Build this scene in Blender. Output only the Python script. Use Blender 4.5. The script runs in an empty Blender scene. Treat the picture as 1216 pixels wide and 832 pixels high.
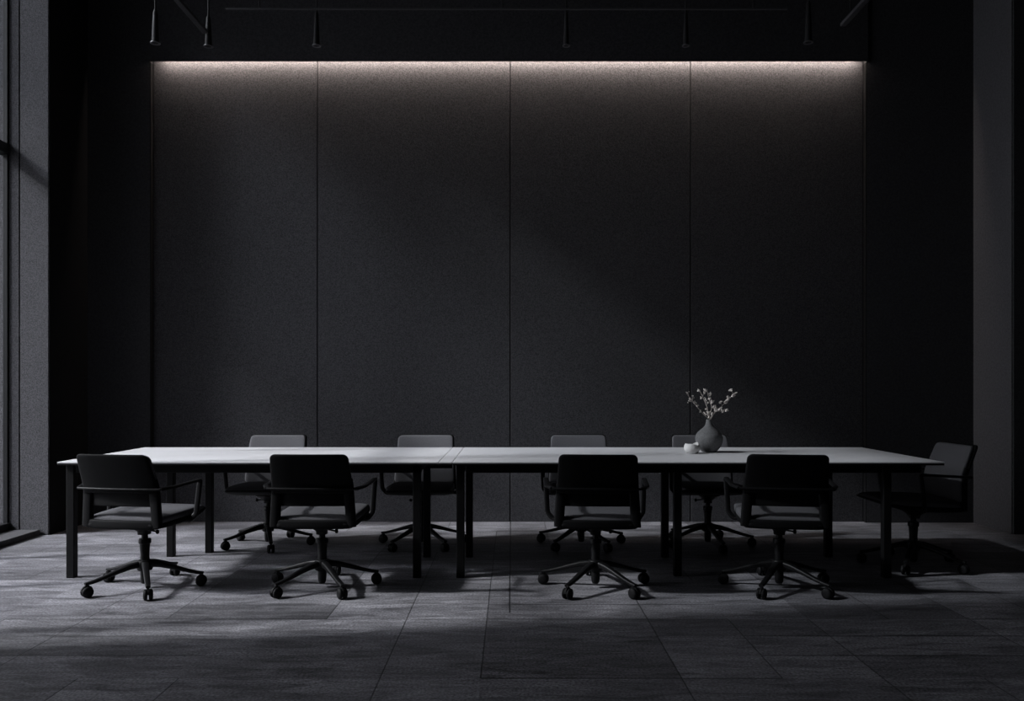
import bpy, bmesh, math, random
from mathutils import Vector, Matrix

random.seed(7)
C = bpy.context.scene.collection
PI = math.pi

# ------------------------------------------------------------------ helpers
def link(o, parent=None):
    C.objects.link(o)
    if parent is not None:
        o.parent = parent
    return o

def obj(name, bm, mat, parent=None, smooth=True, angle=40):
    me = bpy.data.meshes.new(name)
    bmesh.ops.recalc_face_normals(bm, faces=bm.faces[:])
    bm.to_mesh(me)
    bm.free()
    me.materials.append(mat)
    if smooth:
        me.polygons.foreach_set('use_smooth', [True] * len(me.polygons))
        try:
            me.set_sharp_from_angle(angle=math.radians(angle))
        except Exception:
            pass
    return link(bpy.data.objects.new(name, me), parent)

def tag(o, label, cat, group=None):
    o['label'] = label
    o['category'] = cat
    if group:
        o['group'] = group
    return o

def thing(name, label, cat, loc=(0, 0, 0), rz=0, group=None):
    o = bpy.data.objects.new(name, None)
    o.empty_display_size = 0.1
    link(o)
    o.location = loc
    o.rotation_euler = (0, 0, rz)
    return tag(o, label, cat, group)

def struct(o):
    o['kind'] = 'structure'
    return o

def dup(o, parent=None):
    c = o.copy()
    link(c)
    if parent is not None:
        c.parent = parent
        c.matrix_parent_inverse = o.matrix_parent_inverse.copy()
    for ch in list(o.children):
        dup(ch, c)
    return c

def box(bm, x0, x1, y0, y1, z0, z1, bevel=0.0, seg=2):
    r = bmesh.ops.create_cube(bm, size=1.0)
    vs = r['verts']
    for v in vs:
        v.co = Vector((x0 + (v.co.x + .5) * (x1 - x0), y0 + (v.co.y + .5) * (y1 - y0), z0 + (v.co.z + .5) * (z1 - z0)))
    if bevel > 0:
        es = list({e for v in vs for e in v.link_edges})
        bmesh.ops.bevel(bm, geom=es, offset=bevel, segments=seg, profile=.5, affect='EDGES')
    return bm

def loft(bm, rings, closed=False, cap=True):
    vr = [[bm.verts.new(p) for p in r] for r in rings]
    n = len(vr[0])
    pairs = list(zip(vr[:-1], vr[1:]))
    if closed:
        pairs.append((vr[-1], vr[0]))
    for a, b in pairs:
        for i in range(n):
            j = (i + 1) % n
            bm.faces.new((a[i], a[j], b[j], b[i]))
    if cap and not closed:
        bm.faces.new(vr[0][::-1])
        bm.faces.new(vr[-1])
    return bm

def super_ring(hw, hh, n=20, p=5.0):
    out = []
    for i in range(n):
        t = 2 * PI * (i + .5) / n
        c, s = math.cos(t), math.sin(t)
        out.append((hw * math.copysign(abs(c) ** (2 / p), c), hh * math.copysign(abs(s) ** (2 / p), s)))
    return out

def sweep(bm, pts, sizes, side, n=12, p=4.0):
    """flat bar along pts; sizes=(half width along 'side', half thickness) each."""
    pts = [Vector(q) for q in pts]
    if not isinstance(sizes, list):
        sizes = [sizes] * len(pts)
    side = Vector(side)
    rings = []
    for i, q in enumerate(pts):
        a = pts[max(i - 1, 0)]
        b = pts[min(i + 1, len(pts) - 1)]
        t = (b - a).normalized()
        s = (side - t * side.dot(t)).normalized()
        u = t.cross(s)
        rings.append([q + s * x + u * y for x, y in super_ring(sizes[i][0], sizes[i][1], n, p)])
    return loft(bm, rings)

def smooth_path(ctrl, steps=6):
    """Catmull-Rom through control points."""
    P = [Vector(c) for c in ctrl]
    P = [P[0] * 2 - P[1]] + P + [P[-1] * 2 - P[-2]]
    out = []
    for i in range(1, len(P) - 2):
        for k in range(steps):
            t = k / steps
            a, b, c, d = P[i - 1], P[i], P[i + 1], P[i + 2]
            out.append(.5 * (2 * b + (c - a) * t + (2 * a - 5 * b + 4 * c - d) * t * t + (3 * b - a - 3 * c + d) * t ** 3))
    out.append(P[-2])
    return out

def rounded(ctrl, r=.03, steps=5):
    """polyline with its inner corners rounded off."""
    P = [Vector(c) for c in ctrl]
    out = [P[0]]
    for i in range(1, len(P) - 1):
        a = P[i] + (P[i - 1] - P[i]).normalized() * r
        b = P[i] + (P[i + 1] - P[i]).normalized() * r
        for k in range(steps + 1):
            t = k / steps
            out.append(a * (1 - t) ** 2 + P[i] * 2 * t * (1 - t) + b * t * t)
    out.append(P[-1])
    return out

def lathe(bm, prof, n=32, cx=0, cy=0, cap=True, fn=None):
    rings = []
    for k, (r, z) in enumerate(prof):
        ring = []
        for i in range(n):
            t = 2 * PI * i / n
            q = Vector((cx + r * math.cos(t), cy + r * math.sin(t), z))
            if fn:
                q = fn(q, t, k)
            ring.append(q)
        rings.append(ring)
    return loft(bm, rings, cap=cap)

def tube(bm, a, b, r, n=12, r2=None):
    a, b = Vector(a), Vector(b)
    d = (b - a).normalized()
    s = d.orthogonal().normalized()
    u = d.cross(s)
    rings = []
    for q, rr in ((a, r), (b, r if r2 is None else r2)):
        rings.append([q + s * rr * math.cos(2 * PI * i / n) + u * rr * math.sin(2 * PI * i / n) for i in range(n)])
    return loft(bm, rings)

# ---------------------------------------------------------------- materials
class NT:
    def __init__(s, name):
        s.m = bpy.data.materials.new(name)
        s.m.use_nodes = True
        s.t = s.m.node_tree
        s.b = s.t.nodes['Principled BSDF']
        s.out = s.t.nodes['Material Output']
    def n(s, typ, **k):
        nd = s.t.nodes.new(typ)
        for a, v in k.items():
            setattr(nd, a, v)
        return nd
    def l(s, a, b):
        s.t.links.new(a, b)
    def val(s, sock, v):
        if hasattr(v, 'is_output'):
            s.l(v, sock)
        else:
            sock.default_value = v
    def math(s, op, a, b=None, c=None):
        nd = s.n('ShaderNodeMath', operation=op)
        s.val(nd.inputs[0], a)
        if b is not None:
            s.val(nd.inputs[1], b)
        if c is not None:
            s.val(nd.inputs[2], c)
        return nd.outputs[0]
    def mix(s, f, a, b):
        nd = s.n('ShaderNodeMix', data_type='RGBA')
        s.val(nd.inputs[0], f)
        s.val(nd.inputs[6], a)
        s.val(nd.inputs[7], b)
        return nd.outputs[2]

def rgb(v, tint=(1, 1, 1)):
    return (v * tint[0], v * tint[1], v * tint[2], 1)

COOL = (.99, .975, 1.05)

def grain_mat(name, base, rough=.9, scale=120, amount=.5, bump=.3, tint=COOL, spec=.3, coord='Object', dist=.004, blot=0.0):
    t = NT(name)
    tc = t.n('ShaderNodeTexCoord')
    nz = t.n('ShaderNodeTexNoise')
    nz.inputs['Scale'].default_value = scale
    nz.inputs['Detail'].default_value = 3
    t.l(tc.outputs[coord], nz.inputs['Vector'])
    mr = t.n('ShaderNodeMapRange')
    mr.inputs[1].default_value = .3
    mr.inputs[2].default_value = .7
    mr.inputs[3].default_value = 1 - amount
    mr.inputs[4].default_value = 1 + amount
    t.l(nz.outputs[0], mr.inputs[0])
    f = mr.outputs[0]
    if blot > 0:
        n2 = t.n('ShaderNodeTexNoise')
        n2.inputs['Scale'].default_value = 1.3
        n2.inputs['Detail'].default_value = 4
        t.l(tc.outputs[coord], n2.inputs['Vector'])
        f = t.math('MULTIPLY', f, t.math('MULTIPLY_ADD', n2.outputs[0], 2 * blot, 1 - blot))
    vm = t.n('ShaderNodeVectorMath', operation='SCALE')
    vm.inputs[0].default_value = (base * tint[0], base * tint[1], base * tint[2])
    t.l(f, vm.inputs['Scale'])
    t.l(vm.outputs[0], t.b.inputs['Base Color'])
    t.b.inputs['Roughness'].default_value = rough
    t.b.inputs['Specular IOR Level'].default_value = spec
    if bump > 0:
        bp = t.n('ShaderNodeBump')
        bp.inputs['Strength'].default_value = bump
        bp.inputs['Distance'].default_value = dist
        t.l(nz.outputs[0], bp.inputs['Height'])
        t.l(bp.outputs[0], t.b.inputs['Normal'])
    return t.m

M = {}
M['panel'] = grain_mat('felt_panel', .049, rough=.95, scale=125, amount=.45, bump=.35, dist=.008, spec=.2, blot=.08)
M['pier'] = grain_mat('rough_plaster', .09, rough=.95, scale=125, amount=.5, bump=.35, dist=.008, spec=.2, blot=.08)
M['black_wall'] = grain_mat('black_paint', .042, rough=.9, scale=60, amount=.25, bump=.15, spec=.2)
M['shade_black'] = grain_mat('shade_black_paint', .010, rough=.95, scale=60, amount=.25, bump=.1, spec=.1)  # darkness of shaded faces put into the base colour
M['right_pier'] = grain_mat('dark_plaster', .085, rough=.92, scale=60, amount=.2, bump=.15, spec=.2)
M['ceiling'] = grain_mat('black_ceiling', .015, rough=.95, scale=30, amount=.2, bump=.1, spec=.1)
M['fabric'] = grain_mat('charcoal_fabric', .095, rough=.92, scale=420, amount=.25, bump=.15, dist=.001, spec=.25)
M['seat_fabric'] = grain_mat('seat_fabric', .078, rough=.92, scale=420, amount=.25, bump=.15, dist=.001, spec=.2)
M['shell'] = grain_mat('black_shell', .006, rough=.68, scale=300, amount=.2, bump=.05, dist=.0005, spec=.09)
M['black_metal'] = grain_mat('black_metal', .006, rough=.42, scale=200, amount=.2, bump=.0, spec=.16)
M['rubber'] = grain_mat('caster_rubber', .007, rough=.6, scale=200, amount=.2, bump=.0, spec=.12)
M['table_metal'] = grain_mat('table_frame_paint', .004, rough=.55, scale=150, amount=.2, bump=.0, spec=.15)
M['top'] = grain_mat('white_laminate', .57, rough=.5, scale=6, amount=.03, bump=.0, tint=(.99, .98, 1.0), spec=.4)
M['track'] = grain_mat('track_metal', .06, rough=.5, scale=120, amount=.15, bump=.0, spec=.2)
M['lamp'] = grain_mat('lamp_metal', .022, rough=.5, scale=120, amount=.15, bump=.0, spec=.15)
M['lamp_rim'] = grain_mat('lamp_rim_metal', .10, rough=.4, scale=120, amount=.1, bump=.0, spec=.5)
M['frame'] = grain_mat('window_frame_metal', .012, rough=.5, scale=120, amount=.15, bump=.0, spec=.3)
M['sill'] = grain_mat('sill_stone', .07, rough=.7, scale=60, amount=.25, bump=.1, spec=.3)
M['vase'] = grain_mat('matte_stoneware', .125, rough=.8, scale=90, amount=.18, bump=.12, dist=.002, tint=(1.0, 1.0, 1.02), spec=.3)
M['bowl'] = grain_mat('white_ceramic', .62, rough=.6, scale=40, amount=.06, bump=.08, dist=.002, tint=(1, .99, .97))
M['twig'] = grain_mat('dried_twig', .42, rough=.85, scale=200, amount=.3, bump=.1, dist=.001, tint=(1.0, .9, .82))
M['pod'] = grain_mat('dried_pod', .68, rough=.85, scale=160, amount=.35, bump=.15, dist=.001, tint=(1.0, .92, .86))

def glass_mat(name='window_glass', col=(.93, .95, .97, 1)):
    t = NT(name)
    tr = t.n('ShaderNodeBsdfTransparent')
    tr.inputs[0].default_value = col
    gl = t.n('ShaderNodeBsdfGlossy')
    gl.inputs['Roughness'].default_value = .02
    lw = t.n('ShaderNodeLayerWeight')
    fr = t.math('MULTIPLY_ADD', t.math('POWER', lw.outputs['Facing'], 5.0), .85, .03).node
    mx = t.n('ShaderNodeMixShader')
    t.l(fr.outputs[0], mx.inputs[0])
    t.l(tr.outputs[0], mx.inputs[1])
    t.l(gl.outputs[0], mx.inputs[2])
    t.l(mx.outputs[0], t.out.inputs[0])
    return t.m
M['glass'] = glass_mat()
M['tinted_glass'] = glass_mat('tinted_glass', (.76, .77, .78, 1))

def led_mat():
    t = NT('warm_led')
    t.b.inputs['Base Color'].default_value = (.8, .8, .8, 1)
    t.b.inputs['Emission Color'].default_value = (1.0, .85, .745, 1)
    t.b.inputs['Emission Strength'].default_value = LED
    return t.m

def floor_mat():
    t = NT('slate_tiles')
    tc = t.n('ShaderNodeTexCoord')
    sp = t.n('ShaderNodeSeparateXYZ')
    t.l(tc.outputs['Object'], sp.inputs[0])
    x, y = sp.outputs[0], sp.outputs[1]
    def wn(a, b, seed):
        cb = t.n('ShaderNodeCombineXYZ')
        t.val(cb.inputs[0], a)
        t.val(cb.inputs[1], b)
        cb.inputs[2].default_value = seed
        w = t.n('ShaderNodeTexWhiteNoise', noise_dimensions='3D')
        t.l(cb.outputs[0], w.inputs[0])
        return w.outputs[0]
    PX, PY = .42, .29
    u = t.math('DIVIDE', t.math('ADD', x, .13), PX)
    v = t.math('DIVIDE', t.math('SUBTRACT', y, 3.72), PY)
    iu = t.math('ROUND', u)
    iv = t.math('ROUND', v)
    fu = t.math('FLOOR', u)
    fv = t.math('FLOOR', v)
    du = t.math('MULTIPLY', t.math('ABSOLUTE', t.math('SUBTRACT', u, iu)), PX)
    dv = t.math('MULTIPLY', t.math('ABSOLUTE', t.math('SUBTRACT', v, iv)), PY)
    def line(d, w):
        mr = t.n('ShaderNodeMapRange', interpolation_type='SMOOTHSTEP')
        mr.inputs[1].default_value = w * .5
        mr.inputs[2].default_value = w
        mr.inputs[3].default_value = 1
        mr.inputs[4].default_value = 0
        t.l(d, mr.inputs[0])
        return mr.outputs[0]
    # joints running away from the camera: some runs are missing
    g1 = t.math('FLOOR', t.math('DIVIDE', t.math('ADD', fv, 1), 3))
    on_u = t.math('GREATER_THAN', wn(iu, g1, 1.5), .42)
    g2 = t.math('FLOOR', t.math('DIVIDE', fu, 3))
    on_v = t.math('GREATER_THAN', wn(iv, g2, 5.5), .50)
    lu = t.math('MULTIPLY', t.math('MULTIPLY', line(du, .0045), .72), on_u)
    lv = t.math('MULTIPLY', line(dv, .006), on_v)
    # the one long expansion joint on the room's axis
    ax = t.math('MULTIPLY', line(t.math('ABSOLUTE', t.math('ADD', x, .012)), .005), t.math('GREATER_THAN', y, 4.42))
    jt = t.math('MAXIMUM', t.math('MAXIMUM', lu, lv), ax)
    # slab tone, cleft streaks, speckle
    tone = wn(t.math('FLOOR', t.math('DIVIDE', fu, 2)), fv, 17.5)
    tone2 = wn(fu, t.math('FLOOR', t.math('DIVIDE', fv, 2)), 3.5)
    mp = t.n('ShaderNodeMapping')
    mp.inputs['Scale'].default_value = (1.5, 6.5, 1)
    t.l(tc.outputs['Object'], mp.inputs[0])
    n1 = t.n('ShaderNodeTexNoise')
    n1.inputs['Scale'].default_value = 2.2
    n1.inputs['Detail'].default_value = 7
    n1.inputs['Roughness'].default_value = .62
    n1.inputs['Distortion'].default_value = 1.1
    t.l(mp.outputs[0], n1.inputs['Vector'])
    n2 = t.n('ShaderNodeTexNoise')
    n2.inputs['Scale'].default_value = 85
    n2.inputs['Detail'].default_value = 4
    t.l(tc.outputs['Object'], n2.inputs['Vector'])
    f = t.math('MULTIPLY_ADD', tone, .50, .54)
    f = t.math('MULTIPLY', f, t.math('MULTIPLY_ADD', tone2, .16, .96))
    f = t.math('MULTIPLY', f, t.math('MAXIMUM', t.math('MULTIPLY_ADD', n1.outputs[0], 3.0, -.5), .25))
    f = t.math('MULTIPLY', f, t.math('MAXIMUM', t.math('MULTIPLY_ADD', n2.outputs[0], 2.8, -.4), .2))
    f = t.math('MULTIPLY', f, t.math('SUBTRACT', 1, t.math('MULTIPLY', jt, .8)))
    vm = t.n('ShaderNodeVectorMath', operation='SCALE')
    vm.inputs[0].default_value = (.212, .208, .226)
    t.l(f, vm.inputs['Scale'])
    t.l(vm.outputs[0], t.b.inputs['Base Color'])
    rr = t.math('MULTIPLY_ADD', n1.outputs[0], .25, .36)
    t.l(rr, t.b.inputs['Roughness'])
    t.b.inputs['Specular IOR Level'].default_value = .35
    h = t.math('SUBTRACT', t.math('MULTIPLY_ADD', n2.outputs[0], .25, t.math('MULTIPLY', n1.outputs[0], .8)), t.math('MULTIPLY', jt, 1.2))
    bp = t.n('ShaderNodeBump')
    bp.inputs['Strength'].default_value = .5
    bp.inputs['Distance'].default_value = .008
    t.l(h, bp.inputs['Height'])
    t.l(bp.outputs[0], t.b.inputs['Normal'])
    return t.m

# ------------------------------------------------------------ light settings
SUN = 4.5
SUN_DIR = Vector((1.0, .19, -.73))
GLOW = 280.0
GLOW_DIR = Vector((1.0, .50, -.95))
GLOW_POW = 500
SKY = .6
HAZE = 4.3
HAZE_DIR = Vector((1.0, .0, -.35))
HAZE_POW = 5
LED = 165.0
M['led'] = led_mat()
M['floor'] = floor_mat()

# ---------------------------------------------------------------- room shell
CZ = 6.2                                    # ceiling height
YB = 7.33                                   # plane of the back wall's black flanks
YN = 7.38                                   # back of the niche with the felt panels
NX0, NX1, NZ = -3.223, 3.156, 4.105         # the niche
WX = -4.14                                  # plane of the window wall
WY0, WY1 = 3.42, 6.70                       # window opening

bm = bmesh.new()
box(bm, -4.9, 5.3, -2.5, 7.7, -.12, 0)
struct(obj('floor', bm, M['floor'], smooth=False))

bm = bmesh.new()
box(bm, -4.9, 5.3, -2.5, 7.7, CZ, CZ + .12)
struct(obj('ceiling', bm, M['ceiling'], smooth=False))

bm = bmesh.new()
box(bm, -4.1, NX0 - .006, YB, 7.7, 0, CZ)
box(bm, NX1 + .006, 4.5, YB, 7.7, 0, CZ)
box(bm, NX0, NX1, YN + .05, 7.7, 0, CZ)
box(bm, NX0, NX1, YB - .02, YB - .015, NZ, NZ + .10)
box(bm, NX0, NX1, YB - .02, YB + .02, NZ + .10, CZ)
box(bm, NX0 - .01, NX0, YB - .02, YB + .02, NZ, CZ)
box(bm, NX1, NX1 + .01, YB - .02, YB + .02, NZ, CZ)                # fascia that hides the light strip
box(bm, NX0, NX1, YB + .01, YN + .05, NZ + .10, CZ)    # head of the niche
wb = struct(obj('wall_back', bm, M['black_wall'], smooth=False))
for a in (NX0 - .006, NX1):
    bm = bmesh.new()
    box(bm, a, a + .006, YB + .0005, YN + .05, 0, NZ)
    obj('niche_jamb', bm, M['shade_black'], wb, smooth=False)  # jambs coloured darker to damp the window and strip light on them
seams = [NX0, (377 - 608) * YN / 976, (606 - 608) * YN / 976, (820 - 608) * YN / 976, NX1]
for a, b in zip(seams[:-1], seams[1:]):
    bm = bmesh.new()
    box(bm, a + .004, b - .004, YN, YN + .05, 0.0, NZ + .099, bevel=.003, seg=1)
    obj('wall_panel', bm, M['panel'], wb, smooth=False)

# left wall: the bright pier, the return behind it with its shade put in the colour, wall on either side of the window
bm = bmesh.new()
box(bm, -4.9, -4.145, WY1 + .03, 7.7, 0, CZ)
box(bm, -4.122, -4.037, 6.73, 7.0, 0, CZ, bevel=.004, seg=1)
box(bm, -4.029, -3.795, 6.73, 7.0, 0, CZ, bevel=.004, seg=1)
box(bm, -4.04, -4.026, 6.76, 7.0, 0, CZ)
wl = struct(obj('wall_left', bm, M['pier'], smooth=False))
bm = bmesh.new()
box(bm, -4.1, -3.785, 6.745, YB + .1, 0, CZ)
obj('return_wall', bm, M['shade_black'], wl, smooth=False)
bm = bmesh.new()
box(bm, WX - .3, WX + .02, -2.5, WY0, 0, CZ)
obj('dark_pier', bm, M['black_wall'], wl, smooth=False)
bm = bmesh.new()
box(bm, WX - .3, WX + .02, WY0, WY1 + .03, 6.0, CZ)
obj('lintel', bm, M['black_wall'], wl, smooth=False)

# right wall
bm = bmesh.new()
box(bm, 4.115, 5.3, 6.77, 7.7, 0, CZ)
wr = struct(obj('wall_right', bm, M['right_pier'], smooth=False))
bm = bmesh.new()
box(bm, 5.0, 5.3, -2.5, 6.8, 0, CZ)
obj('side_wall', bm, M['black_wall'], wr, smooth=False)
bm = bmesh.new()
box(bm, 4.125, 5.05, 6.755, 6.79, 0, CZ)
obj('pier_face', bm, M['black_wall'], wr, smooth=False)
bm = bmesh.new()
box(bm, -4.9, 5.3, -2.6, -2.4, 0, CZ)
struct(obj('wall_front', bm, M['black_wall'], smooth=False))

# invented, unseen tinted glass canopy outside the window to fade the sun indoors
bm = bmesh.new()
box(bm, WX - 3.35, WX - .30, WY0 - 3.5, 8.2, 6.02, 6.04)
struct(obj('added_canopy', bm, M['tinted_glass'], smooth=False))

# window
bm = bmesh.new()
for z0, z1 in ((.03, .10), (5.93, 6.0), (3.11, 3.195)):
    box(bm, WX - .05, WX + .035, WY0, WY1 + .03, z0, z1, bevel=.003, seg=1)
win = struct(obj('window_1', bm, M['frame'], smooth=False))
for yy in (WY0 + .03, 3.76, 4.80, 5.70):
    mw = .035
    bm = bmesh.new()
    box(bm, WX - .05, WX + .035, yy - mw, yy + mw, .03, 6.0, bevel=.003, seg=1)
    obj('mullion', bm, M['frame'], win, smooth=False)
bm = bmesh.new()
box(bm, -4.162, -4.122, 6.715, 6.76, .03, 6.0, bevel=.003, seg=1)
obj('jamb', bm, M['frame'], win, smooth=False)
ys = [WY0 + .06, 3.76, 4.80, 5.70, 6.715]
for a, b in zip(ys[:-1], ys[1:]):
    for z0, z1 in ((.10, 3.11), (3.195, 5.93)):
        bm = bmesh.new()
        box(bm, WX - .012, WX - .004, a, b, z0, z1)
        obj('pane', bm, M['glass'], win, smooth=False)
bm = bmesh.new()
box(bm, WX - .3, WX + .04, WY0, WY1 + .03, -.02, .035)
box(bm, WX + .04, -3.86, WY0 - .4, 6.725, 0, .045, bevel=.004, seg=1)
obj('window_sill', bm, M['sill'], win, smooth=False)

# light strip in the slot above the panels
bm = bmesh.new()
box(bm, NX0 + .10, NX1 - .06, YB - .014, YB - .004, NZ + .045, NZ + .055)
led = obj('light_strip', bm, M['led'], smooth=False)
tag(led, 'warm glowing light strip recessed along the top of the grey wall panels', 'light strip')

# ------------------------------------------------------------------- chairs
def back_y(z):
    if z < .60:
        return -.232 - .03 * (z - .42)
    if z < .66:
        k = (z - .60) / .06
        return -.2374 - .06 * (.03 * k + .37 * k * k * .5)
    return -.2374 - .06 * (.03 + .185) - .40 * (z - .66)

def back_half(z):
    return .249 - .026 * max(0, (z - .42)) / .41

def back_slab(z0, z1, off, thick, inset=0.0, r=.03, n=28):
    """a padded slab following the back's profile, off = distance in front of the line"""
    bm = bmesh.new()
    zs = []
    for k in range(6):
        zs.append((z0 + r * (1 - math.cos(k / 5 * PI / 2)), r * (1 - math.sin(k / 5 * PI / 2))))
    m = 10
    for k in range(1, m):
        zs.append((z0 + r + (z1 - z0 - 2 * r) * k / m, 0))
    for k in range(6):
        zs.append((z1 - r + r * math.sin(k / 5 * PI / 2), r * (1 - math.cos(k / 5 * PI / 2))))
    rings = []
    for z, cut in zs:
        hw = back_half(z) - inset - cut
        th = thick * (1 - .75 * (cut / r) ** 2)
        ring = []
        for x, y in super_ring(hw, th / 2, n, 6):
            yy = back_y(z) + off + y + .35 * x * x
            ring.append(Vector((x, yy, z)))
        rings.append(ring)
    return loft(bm, rings)

def make_chair(name, full):
    t = thing(name, '', 'chair')
    # seat cushion
    st = [(-.224, .204, .440, .422), (-.219, .218, .452, .418), (-.208, .228, .460, .416), (-.17, .236, .467, .415), (-.12, .241, .473, .415), (0, .245, .478, .415),
          (.14, .246, .481, .42), (.21, .243, .480, .428), (.255, .236, .474, .436), (.280, .226, .465, .442), (.290, .212, .456, .447)]
    bm = bmesh.new()
    rings = []
    for y, hw, zt, zb in st:
        rings.append([Vector((x, y, (zt + zb) / 2 + z)) for x, z in super_ring(hw, (zt - zb) / 2, 28, 4.5)])
    loft(bm, rings)
    obj('seat', bm, M['seat_fabric'], t, angle=70)
    # black pan under it, swept up at the front
    st = [(-.235, .20, .428, .402), (-.22, .232, .430, .390), (-.10, .242, .440, .386), (.06, .248, .450, .390), (.16, .249, .452, .402),
          (.235, .246, .456, .422), (.280, .236, .458, .438), (.296, .218, .456, .447)]
    bm = bmesh.new()
    rings = []
    for y, hw, zt, zb in st:
        rings.append([Vector((x, y, (zt + zb) / 2 + z)) for x, z in super_ring(hw, (zt - zb) / 2, 28, 4.5)])
    loft(bm, rings)
    obj('seat_pan', bm, M['shell'], t, angle=70)
    # back
    z0 = .455 if full else .612
    obj('backrest', back_slab(z0, .826, .016, .034, inset=.006), M['fabric'], t, angle=70)
    obj('back_shell', back_slab(z0 - .012 if not full else .43, .832, -.010, .026), M['shell'], t, angle=70)
    for s in (-1, 1):
        bm = bmesh.new()
        pts = [(s * (back_half(z) - .027), back_y(z) + .35 * .05 + .002, z) for z in (.405, .42, .45, .50, .55, .60, .64, .68)]
        sweep(bm, pts, (.029, .020), (1, 0, 0), 14, 4)
        obj('upright', bm, M['shell'], t, angle=60)
    bm = bmesh.new()
    rings = []
    for k in range(13):
        x = -.215 + .43 * k / 12
        rings.append([Vector((x, back_y(.43) + .35 * x * x + u, .420 + v)) for u, v in super_ring(.014, .026, 14, 4)])
    loft(bm, rings)
    obj('lower_crossbar', bm, M['shell'], t, angle=60)
    if not full:
        obj('lumbar_panel', back_slab(.524, .635, .006, .012, inset=.04, r=.012), M['shell'], t, angle=70)
    # rail across the back that carries the arms
    bm = bmesh.new()
    zr = .628
    yr = back_y(zr) - .026
    pts = [(x, yr + .35 * x * x - .001, zr) for x in [-.262 + .524 * k / 16 for k in range(17)]]
    sweep(bm, pts, (.007, .010), (0, 0, 1), 12, 3)
    obj('back_rail', bm, M['black_metal'], t, angle=60)
    # arms
    for s in (-1, 1):
        bm = bmesh.new()
        pts = rounded([(s * .258, yr + .025, zr), (s * .292, -.16, .634), (s * .302, .105, .648), (s * .292, .075, .445), (s * .262, .06, .408), (s * .16, .05, .402)], .015)
        sweep(bm, pts, (.016, .009), (1, .15, .0), 12, 3)
        obj('armrest', bm, M['black_metal'], t, angle=60)
    # mechanism, lever
    bm = bmesh.new()
    rings = []
    for z, hw, hy in ((.398, .085, .11), (.388, .085, .11), (.368, .055, .07), (.345, .034, .034), (.325, .032, .032)):
        rings.append([Vector((x, y - .005, z)) for x, y in super_ring(hw, hy, 20, 4)])
    loft(bm, rings)
    obj('tilt_mechanism', bm, M['black_metal'], t, angle=50)
    bm = bmesh.new()
    tube(bm, (.03, .0, .352), (.085, -.01, .343), .005)
    lathe(bm, [(.001, .329), (.009, .333), (.011, .343), (.009, .353), (.001, .357)], 12, .09, -.01)
    obj('lever', bm, M['black_metal'], t)
    # gas column
    bm = bmesh.new()
    lathe(bm, [(.019, .37), (.019, .30), (.034, .298), (.036, .290), (.036, .272), (.030, .266), (.026, .20), (.027, .165),
               (.026, .06), (.024, .04), (.018, .028), (.004, .025)], 24)
    obj('column', bm, M['black_metal'], t, angle=35)
    # star base
    hub = None
    bm = bmesh.new()
    lathe(bm, [(.031, .172), (.040, .168), (.046, .155), (.046, .118), (.040, .108), (.031, .106)], 24)
    hub = obj('base_hub', bm, M['black_metal'], t, angle=35)
    return t

def add_legs(t, ang):
    for k in range(5):
        a = math.radians(ang + 72 * k)
        bm = bmesh.new()
        pts = [(.035, 0, .146), (.09, 0, .140), (.16, 0, .122), (.24, 0, .098), (.30, 0, .083), (.338, 0, .078)]
        sz = [(.021, .020), (.020, .017), (.018, .0135), (.016, .011), (.0155, .010), (.013, .008)]
        sweep(bm, pts, sz, (0, 1, 0), 14, 3.5)
        leg = obj('base_leg', bm, M['black_metal'], t, angle=50)
        leg.rotation_euler = (0, 0, a)
        bm = bmesh.new()
        for s in (-1, 1):
            # two wheels with rounded tread, axle along local y
            prof = [(.006, .004), (.024, .004), (.0305, .008), (.032, .014), (.0305, .021), (.022, .026), (.006, .027)]
            rings = []
            for r, w in prof:
                rings.append([Vector((.326 + r * math.cos(q), s * w, .032 + r * math.sin(q))) for q in [2 * PI * i / 20 for i in range(20)]])
            loft(bm, rings)
        # hood and stem
        tube(bm, (.322, 0, .05), (.322, 0, .085), .008)
        hood = []
        for y in (-.006, .006):
            hood.append([Vector((.326 + .034 * math.cos(q) * .95, y, .036 + .034 * math.sin(q))) for q in [PI * i / 10 for i in range(11)]])
        loft(bm, hood)
        obj('caster', bm, M['rubber'], leg, angle=50)
    return t

open_chair = make_chair('office_chair', False)
full_chair = make_chair('office_chair', True)
used = set()
GF = 'office chairs along the near side of the table'
GB = 'office chairs along the far side of the table'
chairs = [
    # prototype, x, y, rotation, base angle, label, group
    (open_chair, -2.220, 4.97, -10, 225, 'black office chair with its back to us at the window end of the table', GF),
    (open_chair, -1.150, 4.98, -1, 231, 'black office chair with its back to us, second from the window on the near side', GF),
    (open_chair, .505, 4.97, -3, 235, 'black office chair with its back to us, just past the table joint', GF),
    (open_chair, 1.615, 4.97, -9, 235, 'black office chair with its back to us, the farthest from the window', GF),
    (full_chair, -1.870, 6.30, 180, 218, 'grey-backed office chair facing us, closest to the window, behind the table', GB),
    (full_chair, -.690, 6.30, 180, 235, 'grey-backed office chair facing us behind the joint between the two tables', GB),
    (full_chair, .530, 6.30, 180, 230, 'grey-backed office chair facing us, right behind the black chair past the table joint', GB),
    (full_chair, 1.500, 6.30, 180, 204, 'grey-backed office chair facing us directly behind the vase and bowl', GB),
    (full_chair, 2.725, 5.58, 91, 236, 'office chair seen from its side, alone at the dark end of the table', None),
]
proto_use = {}
plan = []
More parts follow.
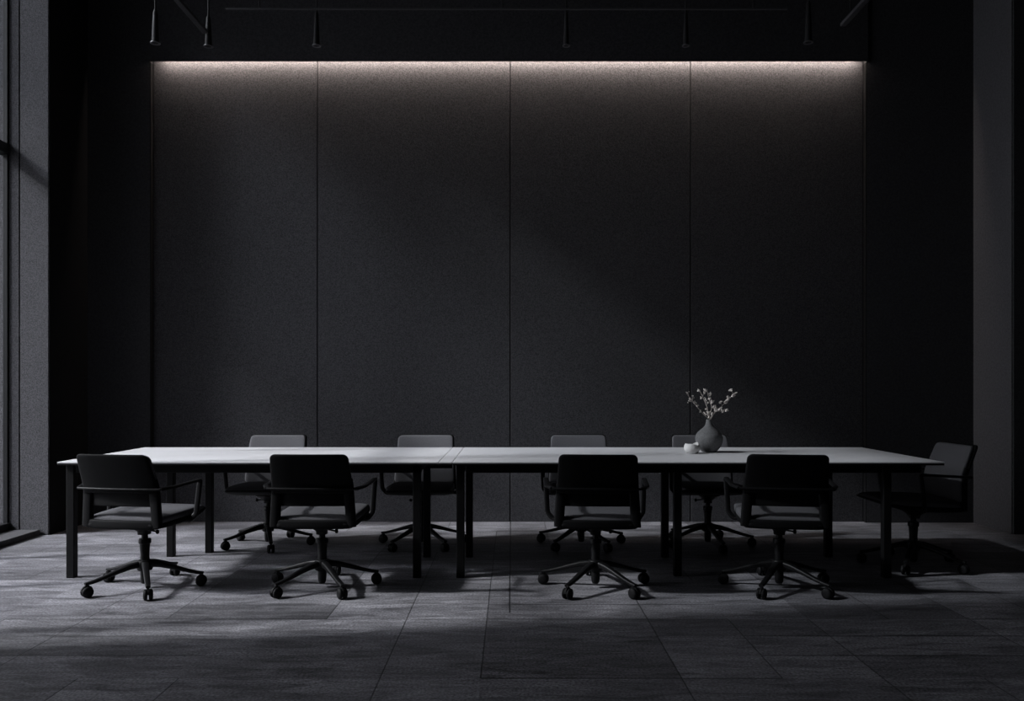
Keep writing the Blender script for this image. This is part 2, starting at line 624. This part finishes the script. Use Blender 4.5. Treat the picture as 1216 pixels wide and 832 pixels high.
for rec in chairs:
    p = rec[0]
    if p.name in proto_use:
        o = dup(p)
    else:
        o = p
        proto_use[p.name] = 1
        plan.append(o)
    o.location = (rec[1], rec[2], 0)
    o.rotation_euler = (0, 0, math.radians(rec[3]))
    tag(o, rec[5], 'chair', rec[6])
    if o is not p or True:
        o['base_angle'] = rec[4] - rec[3]
for o in [q for q in C.objects if q.type == 'EMPTY' and q.name.startswith('office_chair')]:
    add_legs(o, o['base_angle'])
    del o['base_angle']

# -------------------------------------------------------------------- tables
TY0, TY1 = 5.17, 6.40
ZT, TT = .742, .022
LW = .025                                     # half width of a leg

def leg_at(parent, x, y):
    bm = bmesh.new()
    box(bm, x - LW, x + LW, y - LW, y + LW, 0, ZT - TT - .0005, bevel=.004, seg=2)
    return obj('leg', bm, M['table_metal'], parent, smooth=False)

def rail_at(parent, x0, x1, y0, y1):
    bm = bmesh.new()
    box(bm, x0, x1, y0, y1, .668, ZT - TT - .001, bevel=.003, seg=1)
    return obj('apron', bm, M['table_metal'], parent, smooth=False)

def slab(parent, name, x0, x1):
    bm = bmesh.new()
    box(bm, x0, x1, TY0, TY1, ZT - .011, ZT, bevel=.003, seg=2)
    o = obj(name, bm, M['top'], parent, smooth=False)
    bm = bmesh.new()
    box(bm, x0 + .001, x1 - .001, TY0 + .001, TY1 - .001, ZT - TT, ZT - .011, bevel=.002, seg=1)
    obj('edge_band', bm, M['table_metal'], o, smooth=False)
    return o

JX0, JX1 = -.460, -.376
t1 = thing('meeting_table', 'white meeting table nearer the window, black legs and a narrow joining leaf', 'table', group='white meeting tables set end to end')
slab(t1, 'tabletop', -2.862, JX0 - .003)
slab(t1, 'joining_leaf', JX0, JX1)
for x, y in ((-2.805, 5.24), (-2.44, 5.885), (-2.215, 6.02), (-.605, 5.24), (-.607, 5.87)):
    leg_at(t1, x, y)
rail_at(t1, -2.77, -.575, 5.215, 5.25)
rail_at(t1, -2.404, -.575, 5.86, 5.895)
rail_at(t1, -2.82, -2.785, 5.276, 5.88)
rail_at(t1, -.622, -.587, 5.276, 5.834)
rail_at(t1, -2.785, -2.476, 5.86, 5.895)
rail_at(t1, -2.23, -2.20, 5.895, 5.985)
rail_at(t1, -.572, -.40, 5.50, 5.54)
t2 = thing('meeting_table', 'white meeting table away from the window, carrying the vase and bowl', 'table', group='white meeting tables set end to end')
slab(t2, 'tabletop', JX1 + .003, 2.722)
for x, y in ((-.328, 5.24), (-.304, 5.87), (1.064, 5.29), (1.089, 5.86), (2.382, 5.235), (2.256, 5.87)):
    leg_at(t2, x, y)
rail_at(t2, -.292, 1.029, 5.215, 5.25)
rail_at(t2, 1.029, 2.347, 5.215, 5.25)
rail_at(t2, 2.418, 2.60, 5.215, 5.25)
rail_at(t2, -.268, 1.053, 5.86, 5.895)
rail_at(t2, 1.125, 2.22, 5.86, 5.895)
rail_at(t2, -.335, -.30, 5.276, 5.834)
rail_at(t2, 1.07, 1.10, 5.326, 5.824)
rail_at(t2, 2.37, 2.40, 5.271, 5.93)
rail_at(t2, 2.292, 2.37, 5.86, 5.895)

# -------------------------------------------------------- vase, bowl, twigs
VX, VY = 1.422, 5.93
vase = thing('vase', 'dark grey round-bodied stoneware vase with narrow neck on the white table', 'vase', (VX, VY, ZT))
prof = [(.001, 0), (.043, 0), (.048, .003), (.062, .016), (.076, .032), (.086, .048), (.094, .070), (.098, .094), (.097, .110), (.0925, .126), (.0918, .127),
        (.080, .145), (.062, .161), (.043, .177), (.031, .190), (.0255, .202), (.0225, .216), (.0205, .230), (.0210, .237),
        (.0185, .237), (.0175, .225), (.020, .205), (.030, .186), (.05, .164), (.075, .13), (.08, .09), (.06, .03), (.001, .012)]
bm = bmesh.new()
lathe(bm, prof, 48)
obj('body', bm, M['vase'], vase, angle=50)

bowl = bmesh.new()
def wob(q, t, k):
    z = q.z
    if k >= 5:
        z += .006 * math.sin(2 * t + .6) + .004 * math.sin(3 * t)
    return Vector((q.x * (1 + .04 * math.sin(2 * t)), q.y, z))
lathe(bowl, [(.001, 0), (.030, 0), (.038, .004), (.049, .020), (.053, .034), (.050, .050), (.044, .062), (.041, .064), (.039, .060), (.044, .046), (.044, .030), (.032, .012), (.001, .008)],
      40, fn=wob)
b = obj('bowl', bowl, M['bowl'], angle=60)
b.location = (1.277, 5.83, ZT)
b.scale = (1.1, 1.1, 1.05)
tag(b, 'small white ceramic bowl with uneven rim beside the dark vase', 'bowl')

def pod(bm, q, d, L, w):
    d = d.normalized()
    s = d.orthogonal().normalized()
    u = d.cross(s)
    rings = []
    for f, r in ((0, .12), (.15, .6), (.4, 1), (.65, .85), (.88, .4), (1, .06)):
        rings.append([q + d * L * f + (s * math.cos(2 * PI * i / 8) + u * math.sin(2 * PI * i / 8) * .7) * w * r for i in range(8)])
    loft(bm, rings)

def px(x, y, dy=0.0):
    """a point on the bouquet's plane from its place in the picture, used for twig outlines"""
    d = VY + dy
    return Vector(((x - 608) * d / 976 - VX, dy, 1.22 - (y - 458) * d / 976 - ZT))

sprigs = [
    ('dried sprig with small pale buds, reaching farthest toward the window from the vase', [(843, 507), (841, 499), (833, 489), (824, 478), (815, 466.5)], -.05,
     [(815, 466), (819, 473), (821, 474.5), (824, 478), (827, 478), (829, 481), (818, 476), (833, 488), (822, 470)], .7),
    ('dried sprig with pale buds standing nearly upright in the vase', [(842, 507), (841, 498), (840, 485), (836, 474), (831, 464)], .05,
     [(831, 463), (833, 472), (838, 474), (835, 490), (838, 485), (840, 478), (837, 466)], .9),
    ('dried sprig in the vase tipped with one broad pale bud at its centre', [(843, 507), (843, 497), (845, 484), (842, 474), (840, 464)], .005,
     [(838.5, 463), (844, 467), (843, 473), (846, 477), (849, 482), (841, 490), (842, 495)], 1.25),
    ('tallest outward dried sprig in the vase, leaning away from the window', [(843, 507), (845, 497), (852, 487), (863, 476), (872, 467)], .02,
     [(868.5, 462.5), (873, 467), (871, 470), (866, 472), (864, 475), (862, 478), (855, 477), (849, 485)], 1.2),
    ('lowest dried sprig in the vase with leaf-like pods hanging outward', [(842, 507), (844, 498), (849, 489), (853, 485), (860, 487)], -.035,
     [(855, 485), (858, 488), (862, 486), (848, 483), (847, 491), (851, 486)], 1.1),
]
for si, (label, pts, dy, pods, sc) in enumerate(sprigs):
    ra = 2 * PI * si / 5
    dy *= 1.5
    path = [px(pts[0][0], pts[0][1], 0)]
    n = len(pts)
    for i, (a, c) in enumerate(pts[1:], 1):
        path.append(px(a, c, dy * max(0, i - 1) / (n - 2) * 1.5))
    path[0] = Vector((.009 * math.cos(ra), .009 * math.sin(ra), .19))
    path[1] = Vector((path[1].x * .5 + .007 * math.cos(ra), .009 * math.sin(ra), path[1].z))
    cv = smooth_path(path, 6)
    t = thing('dried_sprig', label, 'dried flowers', (VX, VY, ZT), group='dried sprigs in the vase')
    bm = bmesh.new()
    k = len(cv)
    sweep(bm, cv, [(.0030 - .0014 * i / k, .0030 - .0014 * i / k) for i in range(k)], (0, 1, 0.01), 6, 2)
    for a, c in pods:
        q = px(a, c, dy)
        j = min(range(k), key=lambda i: (cv[i] - q).length + (0 if cv[i].z < q.z else .05))
        j = max(0, j - 1)
        if (cv[j] - q).length > .004:
            q.y = cv[j].y + random.uniform(-.015, .015)
            mid = (cv[j] + q) / 2 + Vector((0, 0, .003))
            sweep(bm, [cv[j], mid, q], (.0015, .0015), (0, 1, .01), 6, 2)
    obj('stem', bm, M['twig'], t)
    for a, c in pods:
        q = px(a, c, dy)
        j = min(range(k), key=lambda i: (cv[i] - q).length)
        q.y = cv[j].y
        d = Vector((q.x * 2.0 + random.uniform(-.08, .08), random.uniform(-.1, .1), .10 + random.uniform(-.03, .05)))
        bm = bmesh.new()
        L = .024 * sc * random.uniform(.8, 1.25)
        pod(bm, q - d.normalized() * L * .5, d, L, .0080 * sc * random.uniform(.8, 1.2))
        for _ in range(2):
            o2 = Vector((random.uniform(-1, 1), random.uniform(-1, 1), random.uniform(-1, 1))) * .011
            d2 = d + Vector((random.uniform(-.15, .15), random.uniform(-.15, .15), random.uniform(-.1, .1)))
            pod(bm, q + o2 - d.normalized() * L * .3, d2, L * .6, .0055 * sc)
        obj('seed_head', bm, M['pod'], t)

# ------------------------------------------------------- ceiling light tracks
def track(label, a, b, rods):
    a, b = Vector(a), Vector(b)
    t = thing('lighting_track', label, 'lighting track', tuple(a), group='ceiling lighting tracks')
    bm = bmesh.new()
    sweep(bm, [Vector((0, 0, 0)), b - a], (.022, .014) if abs((b - a).x) < 1 else (.008, .006), (1, 0, 0) if abs((b - a).x) < 1 else (0, 1, 0), 16, 8)
    obj('rail', bm, M['track'], t, smooth=False)
    for f in rods:
        q = (b - a) * f
        bm = bmesh.new()
        tube(bm, q + Vector((0, 0, .008)), Vector((q.x, q.y, CZ - a.z)), .006)
        obj('hanger_rod', bm, M['lamp'], t)
    return t
GT = 'ceiling lighting tracks'
track('black lighting track slanting overhead near the window', (-2.41, 6.46, 4.0), (-2.41, 4.6, 4.0), (.35, .9))
track('black lighting track slanting overhead on the side away from the window', (2.55, 6.33, 4.0), (2.55, 4.6, 4.0), (.08, .2, .9))
track('thin lighting track running level across the ceiling above the wall panels', (-2.215, 6.36, 4.135), (2.13, 6.36, 4.135), (.06, .493, .94))

def spot(label, x, y, zb, L, r=.028, stem_top=CZ):
    t = thing('spotlight', label, 'spotlight', (x, y, zb), group='hanging ceiling spotlights')
    bm = bmesh.new()
    lathe(bm, [(.004, L + .02), (.012, L + .02), (r * .62, L), (r * .8, L * .6), (r, .012), (r, .004)], 24)
    obj('body', bm, M['lamp'], t, angle=50)
    bm = bmesh.new()
    lathe(bm, [(r * 1.02, .010), (r * 1.35, .006), (r * 1.38, 0), (r * 1.0, -.001), (r * .8, .004), (.002, .005)], 24)
    obj('rim', bm, M['lamp_rim'], t, angle=50)
    bm = bmesh.new()
    tube(bm, (0, 0, L + .01), (0, 0, stem_top - zb), .007)
    obj('stem', bm, M['lamp'], t)
spot('spotlight hanging alone, nearest the window', (184.5 - 608) * 6.4 / 976, 6.4, 3.885, .24)
spot('spotlight at the end of the slanting track near the window', (247 - 608) * 6.49 / 976, 6.50, 3.90, .22)
spot('dim spotlight above the first wall panel seam from the window', (376 - 608) * 6.45 / 976, 6.45, 3.885, .24, r=.025)
spot('dim spotlight above the wall panel just past the middle seam', (672.5 - 608) * 6.45 / 976, 6.45, 3.885, .24, r=.022)
spot('dim spotlight above the last wall panel seam, behind the vase', (814.5 - 608) * 6.45 / 976, 6.45, 3.885, .24, r=.022)
spot('spotlight farthest from the window, beside the end of the level track', (960 - 608) * 6.4 / 976, 6.4, 3.89, .30)

# ------------------------------------------------------------ light, sky, camera
sd = bpy.data.lights.new('sun', 'SUN')
sd.energy = SUN
sd.angle = math.radians(3.2)
sd.color = (1.0, .985, .97)
so = bpy.data.objects.new('sun', sd)
link(so)
so.rotation_euler = SUN_DIR.to_track_quat('-Z', 'Y').to_euler()

pd = bpy.data.lights.new('window_portal', 'AREA')
pd.shape = 'RECTANGLE'
pd.size = WY1 - WY0 + .1
pd.size_y = 6.0
pd.cycles.is_portal = True
po = bpy.data.objects.new('window_portal', pd)
link(po)
po.location = (WX - .1, (WY0 + WY1) / 2, 3.0)
po.rotation_euler = Vector((1, 0, 0)).to_track_quat('-Z', 'Z').to_euler()

w = bpy.data.worlds.new('hazy_sky')
bpy.context.scene.world = w
w.use_nodes = True
nt = w.node_tree
bg = nt.nodes['Background']
tc = nt.nodes.new('ShaderNodeTexCoord')
nrm = nt.nodes.new('ShaderNodeVectorMath'); nrm.operation = 'NORMALIZE'
nt.links.new(tc.outputs['Generated'], nrm.inputs[0])
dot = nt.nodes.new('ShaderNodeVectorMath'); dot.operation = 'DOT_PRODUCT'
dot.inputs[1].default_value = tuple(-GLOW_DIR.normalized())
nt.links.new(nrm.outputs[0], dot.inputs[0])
def m(op, a, b=None):
    nd = nt.nodes.new('ShaderNodeMath'); nd.operation = op
    for i, v in enumerate((a, b)):
        if v is None:
            continue
        if hasattr(v, 'is_output'):
            nt.links.new(v, nd.inputs[i])
        else:
            nd.inputs[i].default_value = v
    return nd.outputs[0]
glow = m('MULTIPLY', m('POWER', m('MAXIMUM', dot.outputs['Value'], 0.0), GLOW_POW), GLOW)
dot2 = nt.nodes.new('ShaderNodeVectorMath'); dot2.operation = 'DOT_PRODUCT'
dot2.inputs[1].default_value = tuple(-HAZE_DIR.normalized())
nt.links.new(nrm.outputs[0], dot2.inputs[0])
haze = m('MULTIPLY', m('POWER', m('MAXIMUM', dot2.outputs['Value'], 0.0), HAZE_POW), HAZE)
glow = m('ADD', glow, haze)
sep = nt.nodes.new('ShaderNodeSeparateXYZ')
nt.links.new(nrm.outputs[0], sep.inputs[0])
up = nt.nodes.new('ShaderNodeMapRange')
up.inputs[1].default_value = -.05
up.inputs[2].default_value = .45
up.inputs[3].default_value = .10
up.inputs[4].default_value = SKY
nt.links.new(sep.outputs[2], up.inputs[0])
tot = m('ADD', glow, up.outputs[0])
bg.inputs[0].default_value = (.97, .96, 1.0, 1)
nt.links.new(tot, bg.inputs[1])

cd = bpy.data.cameras.new('camera')
cd.sensor_width = 36
cd.lens = 36 * 976 / 1216
cd.shift_x = 0
cd.shift_y = 42 / 1216
cd.clip_start = .05
co = bpy.data.objects.new('camera', cd)
link(co)
co.location = (0, 0, 1.22)
co.rotation_euler = (PI / 2, 0, 0)
sc = bpy.context.scene
sc.camera = co
sc.view_settings.view_transform = 'Standard'
sc.view_settings.look = 'None'
sc.view_settings.gamma = 1
sc.view_settings.exposure = 0
sc.view_settings.use_curve_mapping = False
